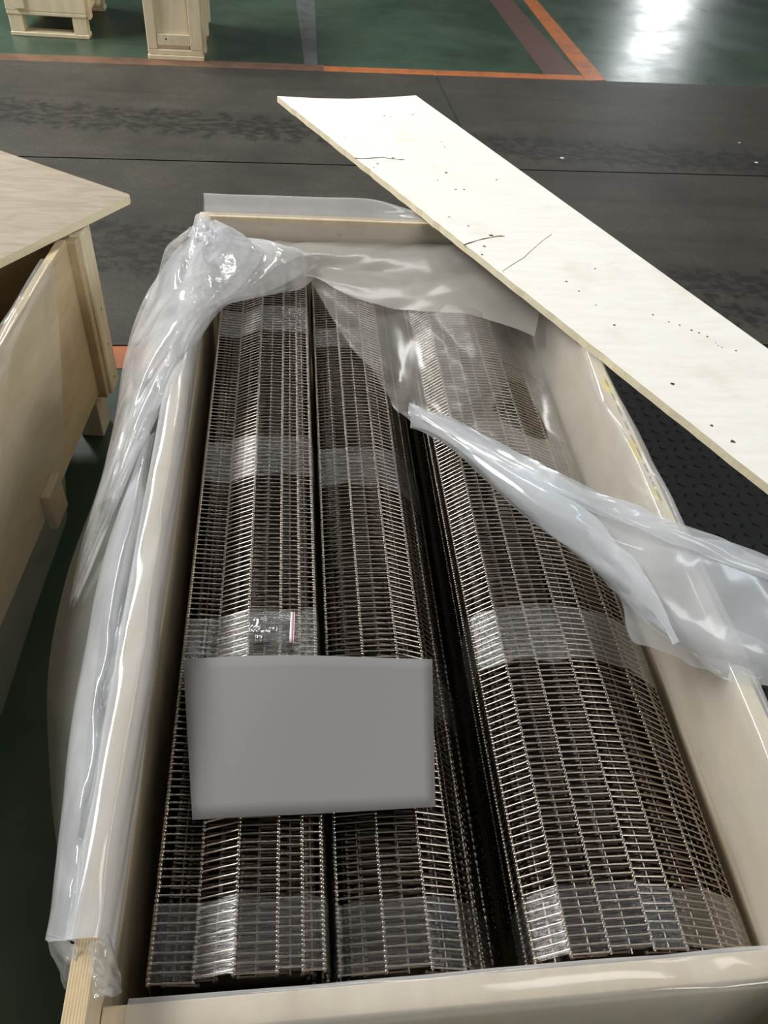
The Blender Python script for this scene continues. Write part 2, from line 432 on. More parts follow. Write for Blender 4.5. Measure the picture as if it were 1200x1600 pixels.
def under(pts, zb, step=0.055):
    """close a visible profile underneath with an oval of facets down to height zb"""
    a, b = Vector(pts[-1]), Vector(pts[0])
    cx = (a.x + b.x) / 2; hw = (a.x - b.x) / 2
    zm = (a.y + b.y) / 2
    n = 8; out = list(pts)
    for i in range(1, n):
        t = math.pi * i / n
        z0 = a.y + (b.y - a.y) * i / n
        out.append((cx + hw * math.cos(t) * (1 + 0.01 * math.sin(t)), z0 - (z0 - zb) * math.sin(t) ** 0.75))
    return out

def mesh_roll(label, prof, y0, y1, rows, bands, group, space=0.0113, zb=0.158, singles=300):
    full = under(prof, zb)
    n = len(full)
    cx = sum(p[0] for p in full) / n
    zmin = min(p[1] for p in full)
    root = empty('mesh_belt_roll', (cx, y0, zmin))
    tag(root, label, 'mesh roll', group)
    loc = [(p[0] - cx, p[1] - zmin) for p in full]
    ln = y1 - y0
    cnt = int(ln / space)
    # rods: one at each hinge
    rm = rod_mesh(0.0019, ln + 0.006); rm.materials.append(M['steel_rod'])
    rm2 = rod_mesh(0.0013, ln + 0.004); rm2.materials.append(M['steel_rod'])
    for p in loc:
        obj('rod', rm, None, root, (p[0], -0.003, p[1]))
    # links seen nearest the camera as single pieces
    per = singles // max(1, len(rows)) if singles else 0
    sv, sf = [], []
    for i in range(n):
        p, q = loc[i], loc[(i + 1) % n]
        ph = 0.5 * space * (i % 2)
        if i in rows and per:
            v, f = [], []
            link_geom(p, q, 0, v, f)
            me = mesh_from(v, f, smooth=True); me.materials.append(M['steel'])
            st = per
            for k in range(min(per, cnt)):
                o = obj('link_wire', me, None, root, (random.uniform(-.0004, .0004), ph + k * space + random.uniform(-.0008, .0008), random.uniform(-.0004, .0006)))
        else: st = 0
        for k in range(st, cnt):
            link_geom(p, q, ph + k * space + random.uniform(-.0008, .0008), sv, sf)
    o = obj('link_wires', mesh_from(sv, sf, smooth=True), M['steel'], root); o['kind'] = 'stuff'
    # the next turn of the belt underneath
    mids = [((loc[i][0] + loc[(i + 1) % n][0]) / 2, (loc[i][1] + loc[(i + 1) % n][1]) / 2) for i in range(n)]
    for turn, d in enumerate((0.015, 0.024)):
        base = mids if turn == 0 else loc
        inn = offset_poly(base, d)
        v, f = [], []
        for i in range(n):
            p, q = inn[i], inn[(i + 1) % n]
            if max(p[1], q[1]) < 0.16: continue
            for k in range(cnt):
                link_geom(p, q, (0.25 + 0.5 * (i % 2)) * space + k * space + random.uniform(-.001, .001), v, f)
        o = obj('inner_link_wires', mesh_from(v, f), M['steel_shaded'], root); o['kind'] = 'stuff'
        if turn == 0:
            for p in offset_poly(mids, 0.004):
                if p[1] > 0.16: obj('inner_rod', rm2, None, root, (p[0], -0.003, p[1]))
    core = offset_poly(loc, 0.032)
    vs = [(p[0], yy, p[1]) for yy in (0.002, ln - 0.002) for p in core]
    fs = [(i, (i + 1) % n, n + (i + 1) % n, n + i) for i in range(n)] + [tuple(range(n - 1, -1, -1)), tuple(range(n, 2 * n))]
    obj('shade_core', mesh_from(vs, fs), M['core'], root)  # solid filler for the deeper turns, their shade put into its colour
    # stretch film wound round the roll
    outp = offset_poly(loc, -0.0042)
    for (ya, yb) in bands:
        v, f = [], []
        nu = 7; sub = 6; pts = []
        for i in range(n):
            p, q = Vector(outp[i]), Vector(outp[(i + 1) % n])
            for s in range(sub):
                pts.append(p.lerp(q, s / sub))
        m = len(pts)
        for u in range(nu):
            for j, p in enumerate(pts):
                edge = 0.010 * (noise.noise(Vector((j * 0.23, u * 3.1, ya * 9))) if u in (0, nu - 1) and not (u == 0 and ya < y0 + 0.03) else 0)
                wv = 0.0012 * noise.noise(Vector((j * 0.6, u * 1.7, yb * 7)))
                yy = max(ya, y0 + 0.001) + (yb - max(ya, y0 + 0.001)) * u / (nu - 1) + edge - y0
                v.append((p.x + wv * 0.3, yy, p.y + 0.0006 + wv))
        for u in range(nu - 1):
            for j in range(m):
                j2 = (j + 1) % m
                f.append((u * m + j, (u + 1) * m + j, (u + 1) * m + j2, u * m + j2))
        obj('wrap_band', mesh_from(v, f, smooth=True), M['wrap'], root)
    return root
def yb(px, py0, py1, z=-0.10):
    a, b = P(px, py0, z).y, P(px, py1, z).y
    return (min(a, b), max(a, b))
YR0, YR1 = 0.288, 1.99
left_prof = [(-.212, -.26), (-.212, -.20), (-.2115, -.13), (-.2085, -.062), XZ(254, -.10), XZ(317, -.106), XZ(373, -.084), XZ(435, -.086), XZ(472, -.088), XZ(502, -.090), XZ(506, -.135), XZ(500, -.19)]
mid_prof = [XZ(524, -.24), XZ(518, -.17), XZ(523, -.121), XZ(590, -.115), XZ(655, -.115), XZ(701, -.133), XZ(725, -.170), XZ(741, -.22), XZ(753, -.28)]
right_prof = [XZ(774, -.29), XZ(780, -.235), XZ(790, -.18), XZ(803, -.13), XZ(856, -.100), XZ(914, -.098), XZ(978, -.098), XZ(1025, -.106), XZ(1075, -.135), XZ(1103, -.168), XZ(1116, -.205), XZ(1112, -.240)]
GR = 'wire mesh belt rolls packed in the open crate'
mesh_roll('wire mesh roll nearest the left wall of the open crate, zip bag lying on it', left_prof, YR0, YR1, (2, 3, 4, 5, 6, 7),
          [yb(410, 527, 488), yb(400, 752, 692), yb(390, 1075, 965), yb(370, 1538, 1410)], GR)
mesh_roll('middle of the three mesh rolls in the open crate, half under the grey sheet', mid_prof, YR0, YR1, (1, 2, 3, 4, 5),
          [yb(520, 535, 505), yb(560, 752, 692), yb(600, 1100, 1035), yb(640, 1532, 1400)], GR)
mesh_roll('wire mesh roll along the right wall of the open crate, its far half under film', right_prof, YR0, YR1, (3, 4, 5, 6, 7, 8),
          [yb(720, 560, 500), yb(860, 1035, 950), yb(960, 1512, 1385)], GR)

# grey sheet lying across the left and middle rolls
def grid_mesh(fn, nu, nv, smooth=True):
    v = [fn(i / nu, j / nv) for i in range(nu + 1) for j in range(nv + 1)]
    f = [(i * (nv + 1) + j, i * (nv + 1) + j + 1, (i + 1) * (nv + 1) + j + 1, (i + 1) * (nv + 1) + j) for i in range(nu) for j in range(nv)]
    return mesh_from(v, f, smooth=smooth)
def solidify(o, th, offset=0.0):
    m = o.modifiers.new('thickness', 'SOLIDIFY'); m.thickness = th; m.offset = offset
    return o
A, B, C_, D = P(286, 1030, -.070), P(676, 1028, -.092), P(680, 1262, -.092), P(301, 1283, -.070)
def sheet(u, v):
    p = (A.lerp(B, v)).lerp(D.lerp(C_, v), u)
    z = 0.006 * math.sin(v * math.pi) + 0.004 * math.sin(v * 5 + u * 2)
    return (p.x, p.y, p.z + z)
ps = solidify(obj('paper_sheet', grid_mesh(sheet, 12, 20), M['paper']), 0.0008)
tag(ps, 'blank grey sheet lying across the left and middle mesh rolls', 'sheet')

# ------------------------------------------------------------------ zip bag and small hardware
bz = -0.072
BA, BB, BC, BD = P(390, 958, bz), P(461, 957, bz), P(459, 1004, bz), P(386, 1003, bz)
org = (BA + BB + BC + BD) / 4
def bagpt(u, v, dz=0.0):
    p = BA.lerp(BB, v).lerp(BD.lerp(BC, v), u); return p + Vector((0, 0, dz))
bag = empty('zip_bag', org - Vector((0, 0, 0.004)))
tag(bag, 'small clear zip bag with red strip, taped on the left mesh roll', 'bag')
off = bag.location
def bagsurf(sign):
    def fn(u, v):
        puff = math.sin(math.pi * u) * math.sin(math.pi * min(1, v * 1.05)) * 0.006
        p = bagpt(u, v, sign * puff + 0.0015 * noise.noise(Vector((u * 6, v * 6, sign))))
        return p - off
    return fn
obj('bag_front', grid_mesh(bagsurf(1), 12, 16), M['bag'], bag)
obj('bag_back', grid_mesh(bagsurf(-0.25), 8, 10), M['bag'], bag)
for nm, v0, v1, mt in (('zip_strip', 0.905, 0.955, M['zip_white']), ('red_strip', 0.962, 0.985, M['zip_red']), ('zip_strip', 0.985, 1.0, M['zip_white'])):
    o = solidify(obj(nm, grid_mesh(lambda u, v, a=v0, b=v1: bagpt(u, a + (b - a) * v, 0.0012) - off, 6, 2), mt, bag), 0.0012)
def pin(px, py, ang, ln, mat):
    p = P(px, py, bz + 0.001)
    v, f = [], []
    prof = [(0, 0.0016), (0.12, 0.0024), (0.8, 0.0024), (0.82, 0.0036), (1.0, 0.0036)]
    sd = 8
    for t_, r in prof:
        for s in range(sd):
            an = 2 * math.pi * s / sd
            v.append((t_ * ln - ln / 2, math.cos(an) * r, math.sin(an) * r))
    for i in range(len(prof) - 1):
        for s in range(sd):
            f.append((i * sd + s, i * sd + (s + 1) % sd, (i + 1) * sd + (s + 1) % sd, (i + 1) * sd + s))
    f += [tuple(range(sd - 1, -1, -1)), tuple(range((len(prof) - 1) * sd, len(prof) * sd))]
    o = obj('steel_pin', mesh_from(v, f, smooth=True), mat, None, p); o.rotation_euler = (0, 0, ang)
    return o
def ring(px, py, R, r, mat, tilt):
    p = P(px, py, bz + 0.001); v, f = [], []
    for i in range(16):
        for j in range(6):
            a, b = 2 * math.pi * i / 16, 2 * math.pi * j / 6
            v.append(((R + r * math.cos(b)) * math.cos(a), (R + r * math.cos(b)) * math.sin(a), r * math.sin(b)))
    for i in range(16):
        for j in range(6):
            f.append((i * 6 + j, ((i + 1) % 16) * 6 + j, ((i + 1) % 16) * 6 + (j + 1) % 6, i * 6 + (j + 1) % 6))
    o = obj('steel_ring', mesh_from(v, f, smooth=True), mat, None, p); o.rotation_euler = (tilt, 0, 0)
    return o
gh = 'small steel pins inside the zip bag'
pins = [(392, 984, 1.2, M['bright_steel']), (397, 984, 1.25, M['bright_steel']), (403, 984, 1.3, M['bright_steel']), (401, 998, 1.55, M['bright_steel']), (407, 998, 1.55, M['bright_steel']), (412, 987, 0.2, M['bright_steel']), (421, 985, 1.0, M['bright_steel'])]
for k, (px, py, a, mt) in enumerate(pins):
    tag(pin(px, py, a, 0.010, mt), 'short steel pin in the zip bag, ' + ['leftmost of the upper row', 'second from left in the upper row', 'third from left in the upper row', 'left of the two in the lower row', 'right of the two in the lower row', 'lying flat near the bag centre', 'upright beside the bright ring'][k], 'pin', gh)
tag(ring(430, 983, 0.0034, 0.0011, M['bright_steel'], 0.3), 'bright steel ring inside the zip bag, near its middle', 'ring')
tag(ring(446, 980, 0.0034, 0.0009, M['dark_steel'], 0.5), 'dark steel ring inside the zip bag, beside its red strip', 'ring')

# ------------------------------------------------------------------ big plywood board lying over the far corner
def edge_pts(a, b, n, amp, seed):
    out = []
    a, b = Vector(a), Vector(b)
    d = (b - a); nrm = Vector((-d.y, d.x)).normalized()
    for i in range(n):
        t_ = i / n
        out.append(a + d * t_ + nrm * amp * (noise.noise(Vector((t_ * 60, seed, 0))) + 0.6 * noise.noise(Vector((t_ * 190, seed, 2)))))
    return out
zt = 0.030
c1, c2 = P(433, 150, zt), P(650, 149, zt)
e3a, e3b = P(650, 149, zt), P(1200, 545, zt)
e4a, e4b = P(433, 150, zt), P(1200, 757, zt)
far3 = e3a + (e3b - e3a) * 1.30
far4 = e4a + (e4b - e4a) * 1.22
org = (c1 + c2 + far3 + far4) / 4; org.z = R0 + 0.011
pts = edge_pts(far4.xy, c1.xy, 90, 0.004, 3) + [c1.xy, (c1.xy * 0.75 + c2.xy * 0.25) + Vector((0.006, -0.022)), (c1.xy * 0.5 + c2.xy * 0.5) + Vector((0.004, -0.030)), (c1.xy * 0.25 + c2.xy * 0.75) + Vector((0.002, -0.020)), c2.xy] + edge_pts(c2.xy, far3.xy, 30, 0.0008, 8) + [far3.xy]
board = obj('plywood_board', prism([(p.x - org.x, p.y - org.y) for p in pts], 0, 0.019), [M['ply_board'], M['edge_pale']], None, org)
tag(board, 'long pale plywood board laid diagonally over the far right corner of the open crate', 'board')
def crack(pix, wd, name='crack'):
    v, f = [], []
    q = [P(px, py, zt) for px, py in pix]
    for i, p in enumerate(q):
        a, b = q[max(0, i - 1)], q[min(len(q) - 1, i + 1)]
        d = (b - a).normalized(); nn = Vector((-d.y, d.x, 0)) * wd * (0.4 + 0.6 * random.random())
        zz = Vector((0, 0, R0 + 0.0303 - p.z))
        v += [p + nn - org + zz, p - nn - org + zz, p + nn * 0.1 - org + zz + Vector((0, 0, 0.0004)), ]
    for i in range(len(q) - 1):
        f += [(3 * i, 3 * i + 2, 3 * i + 5, 3 * i + 3), (3 * i + 2, 3 * i + 1, 3 * i + 4, 3 * i + 5)]
    obj(name, mesh_from(v, f), M['crack'], board)
crack([(554, 247), (566, 248), (582, 247), (598, 246), (610, 248), (620, 249), (632, 250)], 0.0035)
crack([(724, 383), (733, 380), (745, 376), (757, 373), (768, 371), (778, 369), (788, 369)], 0.0028)
crack([(785, 424), (800, 414), (818, 403), (832, 390), (848, 376), (862, 366)], 0.0009)
for (px, py, r) in ((598, 246, .005), (614, 247, .005), (626, 250, .004), (590, 256, .004), (645, 179, .004), (697, 270, .006), (712, 296, .004), (725, 296, .004), (776, 281, .004), (757, 385, .005), (753, 398, .004), (768, 368, .006), (782, 369, .005), (584, 262, .003), (684, 282, .003), (695, 230, .003), (690, 222, .003), (885, 440, .004), (905, 455, .003), (1050, 600, .006), (1112, 665, .005), (1145, 690, .006), (1150, 548, .003), (930, 420, .003), (960, 508, .004), (1020, 492, .003), (1045, 503, .003), (1062, 508, .003), (1080, 516, .004), (1092, 520, .003), (1105, 526, .003), (1118, 536, .002), (1122, 540, .002), (1128, 543, .002)):
    p = P(px, py, zt); n_ = 7
    v = [(p.x - org.x + math.cos(2 * math.pi * s / n_) * r * random.uniform(.5, 1.3), p.y - org.y + math.sin(2 * math.pi * s / n_) * r * random.uniform(.5, 1.0), 0.0194) for s in range(n_)]
    obj('knot', mesh_from(v, [tuple(range(n_))]), M['crack'], board)

# ------------------------------------------------------------------ left crate with its lid
U = Vector((0.087, 0.996, 0)).normalized(); rzl = -math.asin(U.x)
LC = empty('wooden_crate', (-0.507, 1.985, 0), rzl)
tag(LC, 'tan plywood crate at the left edge, half hidden under a skewed lid', 'crate')
zr = R0 + 0.028
def lp(name, x0, x1, y0, y1, z0, z1, mat, bev=0.002):
    return box(name, x0, x1, y0, y1, z0, z1, mat, LC, bev)
lp('side_panel', -0.052, -0.030, -1.95, -0.10, 0.165, zr, M['ply_left'])
post = lp('corner_post', -0.035, 0.0, -0.075, 0.0, 0.145, zr, M['pine'], 0.004)
lp('batten', -0.050, -0.008, -0.10, -0.076, 0.150, zr - 0.006, M['ply_left'])
lp('end_panel', -0.90, -0.036, -0.074, -0.05, 0.165, zr, M['ply_left'])
lp('end_batten', -0.90, -0.036, -0.049, -0.006, 0.165, zr - 0.002, M['pine'])
lp('side_panel', -0.92, -0.90, -1.95, -0.05, 0.165, zr, M['ply_left'])
lp('base_panel', -0.90, -0.053, -1.95, -0.075, 0.12, 0.15, M['ply_left'])
lp('batten', -0.030, -0.008, -0.60, -0.51, 0.130, 0.24, M['ply_left'], 0.004)
for yy in (-0.075, -0.84):
    lp('skid_block', -0.11 if yy > -0.5 else -0.25, -0.045 if yy > -0.5 else -0.18, yy - 0.02, yy + 0.06, 0.0, 0.12, M['pine'])
lp('skid_block', -0.88, -0.80, -1.90, -0.05, 0.0, 0.12, M['pine'])
lp('skid_rail', -0.12, -0.055, -0.10, -0.02, 0.119, 0.145, M['pine'])
for q in range(3):
    p0 = 0.40 - 0.11 * q
    v = [(0.0006, -0.035 + math.cos(a * math.pi / 3) * 0.004, p0 + math.sin(a * math.pi / 3) * 0.004) for a in range(6)]
    obj('nail_head', mesh_from(v, [tuple(range(6))]), M['crack'], post)
# lid
zl = 0.052
tip, ln_, lf_ = P(206, 305, zl), P(0, 405, zl), P(0, 235, zl)
d1 = (ln_ - tip).normalized(); d2 = (lf_ - tip).normalized()
lid_pts = []
rr = 0.012
q0 = tip + d2 * rr; q1 = tip + d1 * rr
arc = [q0, tip + (d1 + d2) * rr * 0.32, q1]
lid_pts = [a.xy for a in arc] + [(tip + d1 * 1.05).xy, (tip + d1 * 1.05 + d2 * 0.95).xy, (tip + d2 * 0.95).xy]
lorg = tip + (d1 + d2) * 0.5; lorg.z = R0 + 0.032
lid = obj('plywood_cover', prism([(p.x - lorg.x, p.y - lorg.y) for p in lid_pts], 0, 0.020), [M['ply_lid'], M['edge_pale']], None, lorg)
tag(lid, 'square-cornered plywood lid lying askew on the crate at the left edge', 'lid')
# a dark mesh roll inside it
def small_prof(cx, cz, rx, rz, n0, n1, n):
    return [(cx - rx * math.cos(math.pi * (n0 + (n1 - n0) * i / (n - 1))), cz + rz * math.sin(math.pi * (n0 + (n1 - n0) * i / (n - 1)))) for i in range(n)]
mesh_roll('dark mesh roll inside the crate at the left edge, under its lid', small_prof(-0.85, 0.36, 0.15, 0.14, 0.1, 0.9, 8), 0.6, 1.72, (), [], 'wire mesh belt rolls packed in the open crate', singles=0)

# ------------------------------------------------------------------ plastic film
def catmull(p0, p1, p2, p3, t):
    return 0.5 * ((2 * p1) + (p2 - p0) * t + (2 * p0 - 5 * p1 + 4 * p2 - p3) * t * t + (3 * p1 - p0 - 3 * p2 + p3) * t ** 3)
def spline(pts, t):
    n = len(pts) - 1
    s = min(max(t * n, 0), n - 1e-9); i = int(s); f = s - i
    return catmull(pts[max(i - 1, 0)], pts[i], pts[i + 1], pts[min(i + 2, n)], f)
def patch(name, rows, mat, parent, nu=60, nv=30, amp=0.006, sc=(4, 9), seed=0.0, world=False):
    """rows of (px, py, height) control points turned into a wrinkled sheet"""
    ctl = [[(Vector(p) if world else P(*p)) for p in r] for r in rows]
    o0 = parent.location if parent else Vector()
    rng = random.Random(seed)
    folds = [(rng.uniform(0.5, 1.4) * sc[0] * 0.25, rng.uniform(-1, 1) * sc[1] * 0.28, rng.random(), rng.uniform(0.6, 1.6), rng.uniform(0, 9), rng.uniform(0, 9)) for _ in range(9)]
    def fn(u, v):
        p = spline([spline(r, v) for r in ctl], u)
        a = noise.noise(Vector((u * sc[0] * 0.8, v * sc[1] * 0.25, seed)))
        c = noise.noise(Vector((u * sc[0] * 4, v * sc[1] * 1.2, seed + 9)))
        k = a * 0.9 + c * 0.12
        for (dx, dy, ph, g, wx, wy) in folds:
            q = u * dx + v * dy + ph + 0.18 * noise.noise(Vector((u * 2.0, v * 2.0, ph)))
            tri = abs((q % 1.0) - 0.5) * 2
            k -= g * max(0.0, 1 - tri * 3.2) * (0.5 + 0.5 * noise.noise(Vector((u * 3 + wx, v * 3 + wy, seed))))
        k *= amp
        return p + Vector((k * 0.35, k * 0.2, k)) - o0
    return obj(name, grid_mesh(fn, nu, nv), mat, parent)
liner = empty('plastic_liner', (0.22, 1.2, R0))
tag(liner, 'milky clear plastic liner draped over the walls and rolls of the open crate', 'plastic sheet')
def along_y(ys, cols):
    return [[(x, y, R0 + z) for (x, z) in cols] for y in ys]
ys = [0.31 + (2.09 - 0.31) * i / 8 for i in range(9)]
patch('left_rim_film', along_y(ys, [(-0.285, -0.14), (-0.262, -0.02), (-0.248, 0.016), (-0.218, 0.018), (-0.210, -0.004), (-0.208, -0.03), (-0.209, -0.06)]), M['film_thick'], liner, 120, 30, 0.0045, (9, 5), 1.0, True)
ysr = [0.25 + (2.09 - 0.25) * i / 8 for i in range(9)]
patch('right_rim_film', along_y(ysr, [(0.658, -0.188), (0.654, -0.15), (0.650, -0.07), (0.655, 0.0), (0.666, 0.016), (0.693, 0.016), (0.704, -0.02), (0.712, -0.16)]), M['film'], liner, 120, 36, 0.0045, (7, 5), 2.0, True)
xs = [-0.235 + (0.69 + 0.235) * i / 6 for i in range(7)]
patch('far_rim_film', [[(x, y, R0 + z) for (y, z) in [(2.17, -0.10), (2.165, 0.0), (2.155, 0.040 if x < 0.25 else 0.003), (2.135, 0.020 if x < 0.25 else 0.004), (2.112, 0.004), (2.092, -0.03), (2.085, -0.13)]] for x in xs], M['film'], liner, 60, 30, 0.003, (3, 3), 3.0, True)
xn = [-0.19 + (0.70 + 0.19) * i / 6 for i in range(7)]
patch('near_rim_film', [[(x, y + (x - XL) * SK, R0 + z) for (y, z) in [(0.276, -0.15), (0.267, -0.080), (0.261, -0.062), (0.229, -0.061), (0.219, -0.08), (0.213, -0.16), (0.207, -0.40)]] for x in xn], M['film'], liner, 80, 36, 0.0028, (5, 4), 4.0, True)
# folded flap at the far left corner
patch('corner_fold', [
    [(300, 350, -.02), (310, 338, .02), (322, 333, .03), (340, 350, .02), (356, 374, .0)],
    [(262, 382, -.02), (300, 378, .05), (350, 380, .05), (420, 386, .01), (490, 392, -.03)],
    [(247, 425, -.03), (285, 428, .06), (335, 440, .06), (400, 445, .0), (480, 435, -.06)],
    [(214, 490, -.06), (255, 480, .03), (297, 480, .06), (330, 478, .04), (368, 470, -.02)],
    [(195, 560, -.1), (222, 552, .0), (252, 552, .04), (285, 548, .03), (312, 528, .0)],
    [(183, 640, -.12), (200, 632, -.03), (220, 632, .02), (238, 640, .02), (252, 632, .0)],
    [(160, 740, -.14), (174, 735, -.05), (188, 732, .0), (203, 725, -.01), (218, 702, -.02)],
    [(130, 840, -.18), (140, 838, -.14), (148, 838, -.12), (156, 836, -.11), (166, 830, -.10)],
    [(110, 935, -.22), (113, 935, -.21), (116, 935, -.20), (119, 934, -.19), (123, 932, -.18)]],
    M['film_fold'], liner, 140, 80, 0.013, (7, 9), 5.0)
patch('corner_fold', [
    [(305, 360, -.03), (318, 345, .0), (328, 340, .015), (338, 352, .01), (352, 374, .0)],
    [(258, 412, -.05), (300, 405, .02), (345, 400, .03), (400, 400, .0), (470, 400, -.04)],
    [(205, 530, -.10), (240, 510, -.01), (280, 500, .025), (312, 498, .02), (345, 475, -.02)],
    [(186, 640, -.14), (205, 640, -.05), (225, 640, .0), (245, 640, .01), (262, 602, .01)],
    [(150, 780, -.17), (165, 780, -.09), (178, 775, -.04), (190, 770, -.04), (205, 735, -.04)]],
    M['film_fold'], liner, 90, 50, 0.012, (6, 8), 6.0)
patch('corner_tip', [
    [(314, 332, .045), (326, 340, .035), (340, 352, .03)],
    [(306, 345, .04), (325, 356, .045), (352, 372, .02)],
    [(296, 362, .03), (318, 372, .05), (345, 380, .03)]], M['film_thick'], liner, 24, 24, 0.01, (4, 8), 6.5)
# fold running along the outside of the left wall
patch('side_fold', [
    [(243, 672, -.03), (238, 672, -.01), (230, 674, -.02), (232, 674, -.08)],
    [(228, 770, -.03), (214, 770, .0), (196, 770, -.03), (200, 770, -.14)],
    [(208, 880, -.01), (185, 880, .015), (160, 880, -.04), (168, 880, -.16)],
    [(193, 1000, -.0), (166, 1000, .02), (137, 1000, -.04), (146, 1000, -.18)],
    [(180, 1100, -.0), (150, 1100, .02), (117, 1100, -.04), (126, 1100, -.18)],
    [(165, 1200, -.0), (135, 1200, .02), (104, 1200, -.04), (112, 1200, -.18)],
    [(151, 1300, -.0), (122, 1300, .02), (94, 1300, -.04), (102, 1300, -.16)],
    [(138, 1395, -.0), (110, 1395, .015), (84, 1395, -.04), (92, 1395, -.14)],
    [(126, 1470, .002), (102, 1466, .01), (75, 1456, -.03), (82, 1460, -.10)]],
    M['film_thick'], liner, 110, 36, 0.010, (8, 6), 7.0)
patch('hanging_film', [
    [(182, 660, -.15), (205, 660, -.10), (228, 665, -.06)],
    [(152, 765, -.18), (180, 765, -.13), (210, 765, -.07)],
    [(104, 900, -.24), (135, 900, -.18), (172, 900, -.10)],
    [(75, 1062, -.30), (105, 1065, -.22), (148, 1065, -.12)],
    [(82, 1250, -.30), (100, 1250, -.22), (128, 1250, -.12)],
    [(98, 1392, -.26), (105, 1392, -.2), (122, 1392, -.12)]],
    M['film_grey'], liner, 70, 26, 0.006, (5, 4), 8.0)
patch('near_corner_film', [
    [(74, 1455, -.03), (92, 1462, -.0), (110, 1470, .01), (124, 1474, .012)],
    [(82, 1485, -.06), (100, 1496, -.02), (112, 1500, .0), (121, 1503, .0)],
    [(95, 1518, -.10), (104, 1524, -.06), (110, 1526, -.04), (117, 1528, -.03)],
    [(106, 1548, -.14), (109, 1548, -.11), (112, 1548, -.09), (114, 1548, -.08)]], M['film_thick'], liner, 24, 20, 0.006, (4, 5), 9.0)
patch('near_corner_film', [
    [(138, 1470, .018), (150, 1466, .016), (166, 1458, .004), (178, 1448, -.03)],
    [(140, 1500, .016), (154, 1496, .014), (172, 1498, .002), (184, 1494, -.04)],
    [(144, 1530, .014), (158, 1526, .010), (176, 1528, -.01), (190, 1524, -.05)],
    [(150, 1556, .010), (162, 1554, .004), (180, 1552, -.02), (192, 1548, -.06)]], M['film'], liner, 24, 20, 0.006, (4, 5), 10.0)
# far flap lying on the roll ends
patch('far_flap', [
    [(346, 374, -.03), (420, 377, -.05), (490, 378, -.05), (570, 375, -.05), (650, 376, -.05), (745, 378, -.05), (850, 405, -.05)],
    [(350, 395, .0), (420, 395, -.02), (490, 392, -.03), (570, 396, -.035), (650, 400, -.035), (745, 402, -.035), (848, 440, -.04)],
    [(350, 425, .01), (420, 425, -.02), (490, 408, -.04), (570, 430, -.05), (650, 440, -.05), (745, 440, -.05), (845, 475, -.06)],
    [(352, 468, -.03), (416, 456, -.05), (482, 432, -.06), (560, 468, -.065), (650, 483, -.065), (745, 487, -.06), (836, 524, -.07)]],
    M['film_far'], liner, 50, 80, 0.006, (3, 9), 11.0)
patch('roll_cover_film', [
    [(482, 420, -.055), (560, 420, -.06), (650, 420, -.06), (750, 430, -.06), (840, 450, -.06), (884, 490, .012)],
    [(540, 520, -.085), (600, 520, -.10), (660, 520, -.07), (740, 525, -.065), (830, 540, -.12), (918, 552, .014)],
    [(583, 575, -.085), (625, 580, -.11), (680, 590, -.07), (745, 600, -.06), (840, 606, -.12), (958, 630, .014)],
    [(612, 622, -.08), (650, 635, -.09), (700, 650, -.06), (760, 645, -.05), (860, 675, -.12), (1000, 712, .014)],
    [(645, 664, -.06), (690, 690, -.055), (745, 705, -.055), (820, 735, -.05), (920, 770, -.05), (1052, 808, .014)]],
    M['film_thin'], liner, 80, 80, 0.008, (6, 9), 12.0)
# flap folded back across the right roll and wall
patch('folded_flap', [
    [(640, 627, -.03), (640, 640, -.02), (643, 655, -.03), (645, 668, -.05)],
    [(680, 640, -.02), (685, 660, .0), (690, 675, .0), (690, 690, -.03)],
    [(760, 680, .0), (755, 705, .03), (748, 725, .02), (742, 730, -.02)],
    [(830, 718, .02), (815, 750, .05), (800, 775, .02), (795, 778, -.02)],
    [(900, 752, .03), (890, 800, .06), (872, 835, .02), (868, 838, -.02)],
    [(990, 787, .03), (985, 850, .05), (960, 900, .03), (950, 910, -.02)],
    [(1060, 815, .04), (1070, 880, .05), (1055, 960, .04), (1040, 990, .0)],
    [(1130, 842, .04), (1140, 910, .05), (1140, 1000, .04), (1130, 1035, .01)],
    [(1225, 880, .03), (1235, 950, .04), (1235, 1050, .03), (1230, 1078, .0)],
    [(1340, 930, .0), (1350, 1000, .0), (1350, 1080, .0), (1340, 1130, -.03)]],
    M['film_thick'], liner, 100, 40, 0.006, (7, 4), 13.0)
patch('folded_flap', [
    [(642, 629, -.02), (650, 640, -.005), (660, 650, -.0)],
    [(760, 679, .01), (758, 695, .035), (752, 708, .03)],
    [(900, 750, .04), (898, 770, .065), (895, 782, .055)],
    [(1060, 813, .05), (1065, 832, .06), (1065, 850, .055)],
    [(1225, 878, .04), (1230, 900, .05), (1230, 915, .045)]], M['film_thick'], liner, 80, 16, 0.005, (8, 3), 14.0)
patch('folded_flap', [
    [(715, 704, -.0), (735, 700, .03), (758, 708, .03)],
    [(850, 812, -.0), (875, 795, .05), (905, 785, .06)],
    [(952, 908, -.0), (975, 890, .05), (1000, 880, .06)],
    [(1046, 990, .02), (1055, 992, .04), (1064, 1000, .045)]], M['film_thick'], liner, 60, 20, 0.005, (6, 3), 15.0)
patch('folded_flap', [
    [(940, 900, -.01), (972, 942, -.03), (985, 988, -.05)],
    [(1000, 930, .01), (1030, 980, .0), (1050, 1022, -.02)],
    [(1070, 960, .03), (1110, 1010, .02), (1130, 1052, .01)],
    [(1215, 1000, .03), (1220, 1040, .02), (1225, 1075, .01)]], M['film'], liner, 50, 24, 0.006, (5, 4), 16.0)

